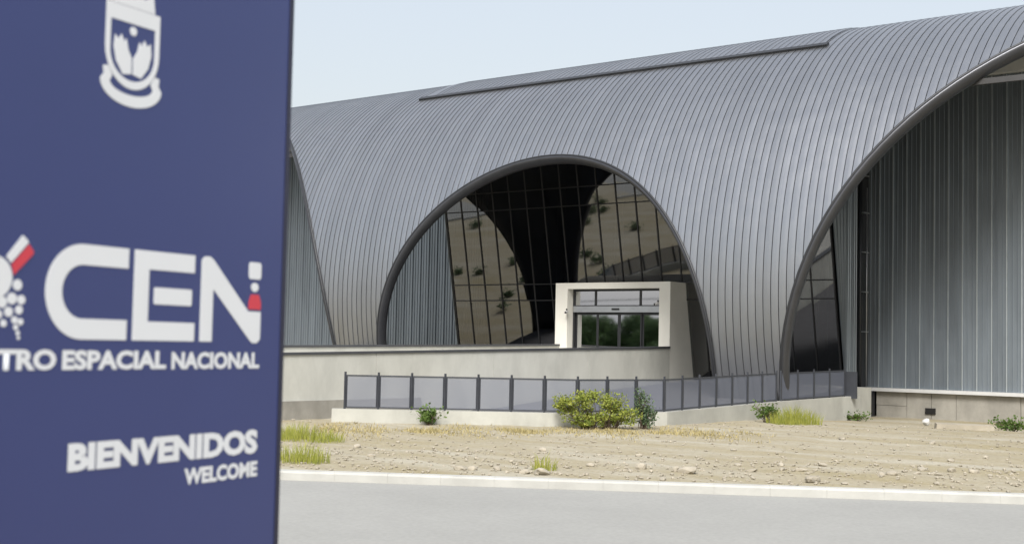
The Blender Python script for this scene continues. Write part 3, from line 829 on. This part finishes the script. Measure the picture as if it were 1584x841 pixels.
# ------------------------------------------------------------------ stones
def rockmesh(seed, sq=.55):
    rnd = random.Random(seed)
    import bmesh
    bm = bmesh.new(); bmesh.ops.create_icosphere(bm, subdivisions=2 if seed < 100 else 1, radius=1)
    ax = [Vector((rnd.gauss(0, 1), rnd.gauss(0, 1), rnd.gauss(0, 1))).normalized() for _ in range(7)]
    dd = [rnd.uniform(.55, .9) for _ in range(7)]
    for v in bm.verts:
        for a, d in zip(ax, dd):
            k = v.co.dot(a)
            if k > d: v.co -= a * (k - d)
        v.co *= 1 + rnd.uniform(-.05, .05); v.co.z *= sq
    me = bpy.data.meshes.new('stone'); bm.to_mesh(me); bm.free(); me.materials.append(M['rock']); return me
rms = [rockmesh(i, random.uniform(.4, .75)) for i in range(7)]
rnd = random.Random(21)
def in_verge(x, y):
    n = (Vector((x, y, 0)) - KP).dot(N_)
    if n < .5: return False
    # in front of low wall
    for i in range(len(PL) - 1):
        a = Vector(PL[i][:2]); c = Vector(PL[i+1][:2]); t = (c - a).normalized(); nn = Vector((t.y, -t.x))
        q = Vector((x, y)) - a; s = q.dot(t)
        if -.5 < s < (c - a).length + .5 and q.dot(nn) < .35 and q.dot(nn) > -9: return False
    return True
cnt = 0
while cnt < 55:
    e, n = rnd.uniform(0, 18), rnd.uniform(.6, 15) ** 1.0
    if rnd.random() < .5: n = rnd.uniform(.8, 5)
    p = en(e, n)
    if not in_verge(p[0], p[1]) or p[1] > 49: continue
    if p[0] < -22.2 - max(0, (30 - p[1]) * .9): continue
    s = rnd.uniform(.05, .11) if rnd.random() < .82 else rnd.uniform(.11, .19)
    o = link('stone', rms[cnt % 7], None, (p[0], p[1], gz(p[0], p[1]) + s * .12))
    o.scale = (s * rnd.uniform(.8, 1.6), s * rnd.uniform(.8, 1.3), s); o.rotation_euler = (rnd.uniform(-.2, .2), rnd.uniform(-.2, .2), rnd.uniform(0, 6.3))
    tag(o, 'pale loose stone lying on the dirt verge between kerb and hall', 'stone', 'loose stones on the dirt verge'); cnt += 1
# gravel: small stones nobody could count
tm = [rockmesh(200 + i, .6) for i in range(4)]
tv = [([v.co.copy() for v in m.vertices], [tuple(p.vertices) for p in m.polygons]) for m in tm]
b = MB(); cnt = 0
while cnt < 3800:
    e, n = rnd.uniform(-8, 26), rnd.uniform(.4, 22)
    if rnd.random() < .45: n = rnd.uniform(.4, 6)
    p = en(e, n)
    if not in_verge(p[0], p[1]) or p[1] > 53.5: continue
    s = rnd.uniform(.012, .05); vs, fs = tv[cnt % 4]; a = rnd.uniform(0, 6.3); ca, sa = cos(a), sin(a)
    z = gz(p[0], p[1]); k = len(b.v)
    sx, sy = s * rnd.uniform(.8, 1.7), s
    for v in vs: b.v.append((p[0] + v.x * sx * ca - v.y * sy * sa, p[1] + v.x * sx * sa + v.y * sy * ca, z + v.z * s + s * .1))
    b.f += [tuple(i + k for i in f) for f in fs]; cnt += 1
tag(b.build('gravel', M['rock']), 'small gravel scattered over the dirt verge', 'gravel', kind='stuff')
sb = MB(); sx, sy = -15.2, 44.3
sb.hexa([(sx-.85, sy-1.0, -.35), (sx+.75, sy+.2, -.35), (sx+.45, sy+.7, -.35), (sx-1.1, sy-.5, -.35), (sx-.8, sy-.97, .09), (sx+.7, sy+.22, .05), (sx+.42, sy+.66, .08), (sx-1.05, sy-.5, .12)])
tag(sb.build('concrete_slab', M['slab']), 'flat pale concrete slab lying before the right metal wall', 'slab')
o = link('stone', rms[3].copy(), None, (-17.7, 46.9, gz(-17.7, 46.9) + .12)); o.scale = (.17, .15, .3); o.data.materials[0] = M['sill']
tag(o, 'small white lump on the dirt below the dark vent hole', 'stone')

# ------------------------------------------------------------------ welcome sign
HD = .669 - .476
SD = Vector((-sin(HD), cos(HD), 0)); SN = Vector((SD.y, -SD.x, 0))
SP = Vector((-4.548, 4.064, 0))
sign = empty('welcome_sign', SP - SD * 1.02, 'tall navy blue welcome sign with white lettering and crest', 'sign')
def sp(s, z, d=0.): p = SP - SD * s + SN * d; return (p.x, p.y, z)      # s metres left of right edge
SW = 2.05
def sbox(s0, s1, z0, z1, d0, d1, name, m, parent=None):
    return MB().hexa([sp(s0, z0, d0), sp(s1, z0, d0), sp(s1, z0, d1), sp(s0, z0, d1), sp(s0, z1, d0), sp(s1, z1, d0), sp(s1, z1, d1), sp(s0, z1, d1)]).build(name, m, parent or sign)
sbox(.022, SW - .022, .1, 4.75, -.18, 0, 'panel', M['navy'])
sbox(-.008, .022, .1, 4.75, -.19, .004, 'edge_trim', M['navyedge'])
sbox(SW - .022, SW + .008, .1, 4.75, -.19, .004, 'edge_trim', M['navyedge'])
sbox(-.1, SW + .1, -.1, .1, -.35, .17, 'base', M['conc2'])
def poly(pts, name, m, d=.002, parent=None):
    a = sum(pts[i][0] * pts[(i+1) % len(pts)][1] - pts[(i+1) % len(pts)][0] * pts[i][1] for i in range(len(pts)))
    if a > 0: pts = pts[::-1]
    return MB().prism(pts, sp, .0005, d).build(name, m, parent or sign)
def arc(cx, cy, rx, ry, a0, a1, n=20): return [(cx + rx * cos(radians(a0 + (a1 - a0) * i / n)), cy + ry * sin(radians(a0 + (a1 - a0) * i / n))) for i in range(n + 1)]
def rbox(s0, s1, z0, z1, r, name, m, d=.002):
    pts = arc(s1 - r, z1 - r, r, r, 0, 90, 5) + arc(s0 + r, z1 - r, r, r, 90, 180, 5) + arc(s0 + r, z0 + r, r, r, 180, 270, 5) + arc(s1 - r, z0 + r, r, r, 270, 360, 5)
    return poly(pts, name, m, d)
Z0, Z1 = 2.448, 2.806; ZM = (Z0 + Z1) / 2
# C: outer and inner curve (s grows to the left)
outer = arc(1.235, ZM, .182, (Z1 - Z0) / 2, 90, -90, 28); inner = arc(1.235, ZM, .102, (Z1 - Z0) / 2 - .078, -90, 90, 28)
poly([(1.0, Z1)] + outer + [(1.0, Z0), (1.0, Z0 + .078)] + inner + [(1.0, Z1 - .078)], 'letter_c', M['white'])
# E
poly([(.968, Z1), (.614, Z1), (.614, Z1 - .074), (.884, Z1 - .074), (.884, Z0 + .076), (.606, Z0 + .076), (.606, Z0), (.968, Z0)], 'letter_e', M['white'])
rbox(.628, .853, 2.594, 2.662, .008, 'letter_e_bar', M['white'])
# N
poly([(.572, Z0), (.572, 2.79), (.556, Z1), (.52, Z1 + .003), (.496, 2.796), (.256, 2.584), (.168, 2.584), (.168, 2.462), (.19, 2.445), (.222, 2.445), (.24, 2.456), (.494, 2.672), (.494, Z0)], 'letter_n', M['white'])
rbox(.172, .258, 2.728, 2.803, .014, 'letter_n_top', M['white'])
poly(arc(.214, 2.692, .026, .02, 0, 360, 14)[:-1], 'letter_n_dot', M['white'])
poly([(.238, 2.66), (.184, 2.66), (.168, 2.625), (.168, 2.594), (.254, 2.594), (.254, 2.625)], 'letter_n_flame', M['red'])

dg = None
def text(body, s_left, s_right, z0, z1, name, bold=.018):
    cu_ = bpy.data.curves.new(name, 'FONT'); cu_.body = body; cu_.size = 1; cu_.offset = bold; cu_.extrude = 0; cu_.resolution_u = 3
    to = bpy.data.objects.new(name, cu_); COL.objects.link(to)
    bpy.context.view_layer.update()
    me = bpy.data.meshes.new_from_object(to.evaluated_get(bpy.context.evaluated_depsgraph_get()))
    bpy.data.objects.remove(to, do_unlink=True)
    xs = [v.co.x for v in me.vertices]; ys = [v.co.y for v in me.vertices]
    xa, xb, ya, yb = min(xs), max(xs), min(ys), max(ys)
    for v in me.vertices:
        s = s_left + (s_right - s_left) * (v.co.x - xa) / (xb - xa); z = z0 + (z1 - z0) * (v.co.y - ya) / (yb - ya)
        v.co = sp(s, z, .0022)
    me.name = name; me.materials.clear(); me.materials.append(M['white'])
    return link(name, me, sign)
text('CENTRO', 1.886, 1.352, 2.334, 2.410, 'lettering', .045)
text('ESPACIAL', 1.324, .770, 2.334, 2.408, 'lettering', .045)
text('NACIONAL', .738, .168, 2.332, 2.404, 'lettering', .045)
text('BIENVENIDOS', 1.278, .162, 1.956, 2.063, 'lettering', .055)
text('WELCOME', .638, .159, 1.854, 1.923, 'lettering', .045)
# mission emblem left of the letters: pale disc, small banner, trail of dots
em = bpy.data.objects.new('emblem', None); COL.objects.link(em); em.parent = sign; WORLD_INV[em.name] = WORLD_INV[sign.name].copy()
poly(arc(1.655, 2.66, .086, .078, 0, 360, 26)[:-1], 'disc', M['white'], .002, em)
poly([(1.53, 2.815), (1.60, 2.735), (1.578, 2.713), (1.503, 2.79), (1.508, 2.80)], 'banner', M['white'], .0025, em)
poly([(1.500, 2.785), (1.575, 2.708), (1.563, 2.672), (1.478, 2.752), (1.478, 2.762)], 'banner', M['red'], .0025, em)
for s, z, r in ((1.545, 2.637, .021), (1.567, 2.588, .022), (1.525, 2.585, .018), (1.610, 2.574, .022), (1.580, 2.541, .019), (1.534, 2.549, .017), (1.552, 2.513, .014), (1.525, 2.507, .013), (1.545, 2.487, .011), (1.535, 2.467, .009), (1.531, 2.450, .007), (1.625, 2.53, .018), (1.60, 2.50, .014)):
    poly(arc(s, z, r, r * .95, 0, 360, 12)[:-1], 'dot', M['white'], .002, em)
# crest at the head of the sign
cr_ = bpy.data.objects.new('crest', None); COL.objects.link(cr_); cr_.parent = sign; WORLD_INV[cr_.name] = WORLD_INV[sign.name].copy()
CS = 1.021
def sym(pts): return pts + [(2 * CS - s, z) for s, z in pts[::-1]]
def ring(outer, inner, name, d=.002):
    n = len(outer); b = MB()
    for pts in (outer, inner):
        for dd in (.0005, d):
            for s, z in pts: b.v.append(sp(s, z, dd))
    for i in range(n):
        j = (i + 1) % n
        b.f += [(n+i, n+j, 3*n+j, 3*n+i), (i, j, n+j, n+i), (2*n+i, 2*n+j, 3*n+j, 3*n+i)]
    b.build(name, M['white'], cr_)
hw = .148
def shield(h, ztop, zbot):
    zs_ = ztop - (ztop - zbot) * .52
    left = [(CS + h, ztop), (CS + h, (ztop + zs_) / 2), (CS + h, zs_)] + [(CS + h * cos(radians(a)), zs_ - (zs_ - zbot) * sin(radians(a))) for a in range(10, 91, 10)]
    right = [(2 * CS - s, z) for s, z in left[:-1]][::-1]
    return left + right
ring(shield(hw, 3.755, 3.432), shield(hw - .026, 3.692, 3.464), 'shield')
poly([(CS + .15, 3.757), (CS + .15, 3.80), (CS + .105, 3.835), (CS + .06, 3.80), (CS, 3.86), (CS - .06, 3.80), (CS - .105, 3.835), (CS - .118, 3.757)], 'crown', M['white'], .002, cr_)
poly(arc(CS, 3.663, .019, .018, 0, 360, 14)[:-1], 'star', M['white'], .002, cr_)
wing = [(CS + .004, 3.492), (CS + .05, 3.484), (CS + .088, 3.53), (CS + .104, 3.585), (CS + .098, 3.632), (CS + .078, 3.618), (CS + .064, 3.640), (CS + .046, 3.612), (CS + .036, 3.628), (CS + .024, 3.585), (CS + .004, 3.555)]
poly(wing, 'wing', M['white'], .002, cr_); poly([(2 * CS - s, z) for s, z in wing], 'wing', M['white'], .002, cr_)
def ribbon():
    o_ = [(CS + .128, 3.505), (CS + .155, 3.50), (CS + .15, 3.47)] + [(CS + .168 * cos(radians(a)), 3.45 - .088 * sin(radians(a))) for a in range(0, 91, 9)]
    i_ = [(CS + .118, 3.49), (CS + .105, 3.47), (CS + .112, 3.458)] + [(CS + .118 * cos(radians(a)), 3.45 - .042 * sin(radians(a))) for a in range(0, 91, 9)]
    b = MB(); n = len(o_)
    for mir in (1, -1):
        k = len(b.v)
        for pts in (o_, i_):
            for dd in (.0005, .002):
                for s, z in pts: b.v.append(sp(CS + mir * (s - CS), z, dd))
        for i in range(n - 1):
            j = i + 1
            b.f += [(k+n+i, k+n+j, k+3*n+j, k+3*n+i), (k+i, k+j, k+n+j, k+n+i), (k+2*n+i, k+2*n+j, k+3*n+j, k+3*n+i)]
    b.build('ribbon', M['white'], cr_)
ribbon()

# ------------------------------------------------------------------ trees across the road, mirrored in the doors
def tree(loc, h, rad, seed, label):
    rnd = random.Random(seed); loc = Vector((loc[0], loc[1], -.02))
    r = empty('roadside_tree', loc, label, 'tree', 'trees across the road')
    tk = MB(); top = loc + Vector((rnd.uniform(-.3, .3), rnd.uniform(-.3, .3), h * .75))
    tk.tube([loc + Vector((0, 0, -.2)), loc.lerp(top, .4), top], [.2, .14, .05], 8)
    lf = MB()
    for i in range(60):
        a = rnd.uniform(0, 2 * pi); q = rnd.random() ** .5; zz_ = rnd.uniform(.22, .95)
        wdt = rad * sin(pi * (.15 + .8 * zz_)) ; c = loc + Vector((cos(a) * q * wdt, sin(a) * q * wdt, h * zz_))
        base = loc + Vector((0, 0, h * zz_ * .6)); tk.tube([base, base.lerp(c, .6) + Vector((0, 0, .1)), c], [.06, .035, .012], 5)
        leaf_cloud(lf, c, (rad * .36, rad * .36, h * .13), 170, .34, .2, rnd)
    tk.build('trunk', M['trunk'], r); lf.build('crown', M['leaf_t'], r)
TL = ['dark green tree mirrored in the leftmost glass door leaf', 'dark green tree mirrored in the second glass door leaf', 'dark green tree mirrored in the third glass door leaf', 'dark green tree mirrored in the rightmost glass door leaf', 'dark tree across the road left of the mirrored row', 'dark tree across the road right of the mirrored row']
for i, (x, y, h, rr) in enumerate(((-101.5, -42, 6.4, 3.6), (-97, -40, 6.0, 3.4), (-92.5, -43, 6.6, 3.5), (-87, -39, 5.6, 3.2), (-107.5, -38, 6.0, 3.6), (-81, -42, 5.2, 3.4))):
    tree((x, y), h, rr, 50 + i, TL[i])

pl_ = empty('power_line', (-105, -30, 0), 'overhead power line across the road, mirrored above the glass doors', 'power line')
for x in (-150, -60):
    MB().tube([(x, -30, -.3), (x, -30, 9.2)], [.16, .11], 10).build('pole', M['trunk'], pl_, True)
    MB().box((x - .06, -30.9, 8.7), (x + .06, -29.1, 8.84)).build('crossarm', M['trunk'], pl_)
for y, z in ((-30.8, 8.92), (-29.2, 8.92), (-30, 8.1)):
    MB().tube([(-150 + 90 * k / 24, y, z - 1.2 * (1 - ((k - 12) / 12) ** 2)) for k in range(25)], .028, 5).build('cable', M['black'], pl_, True)
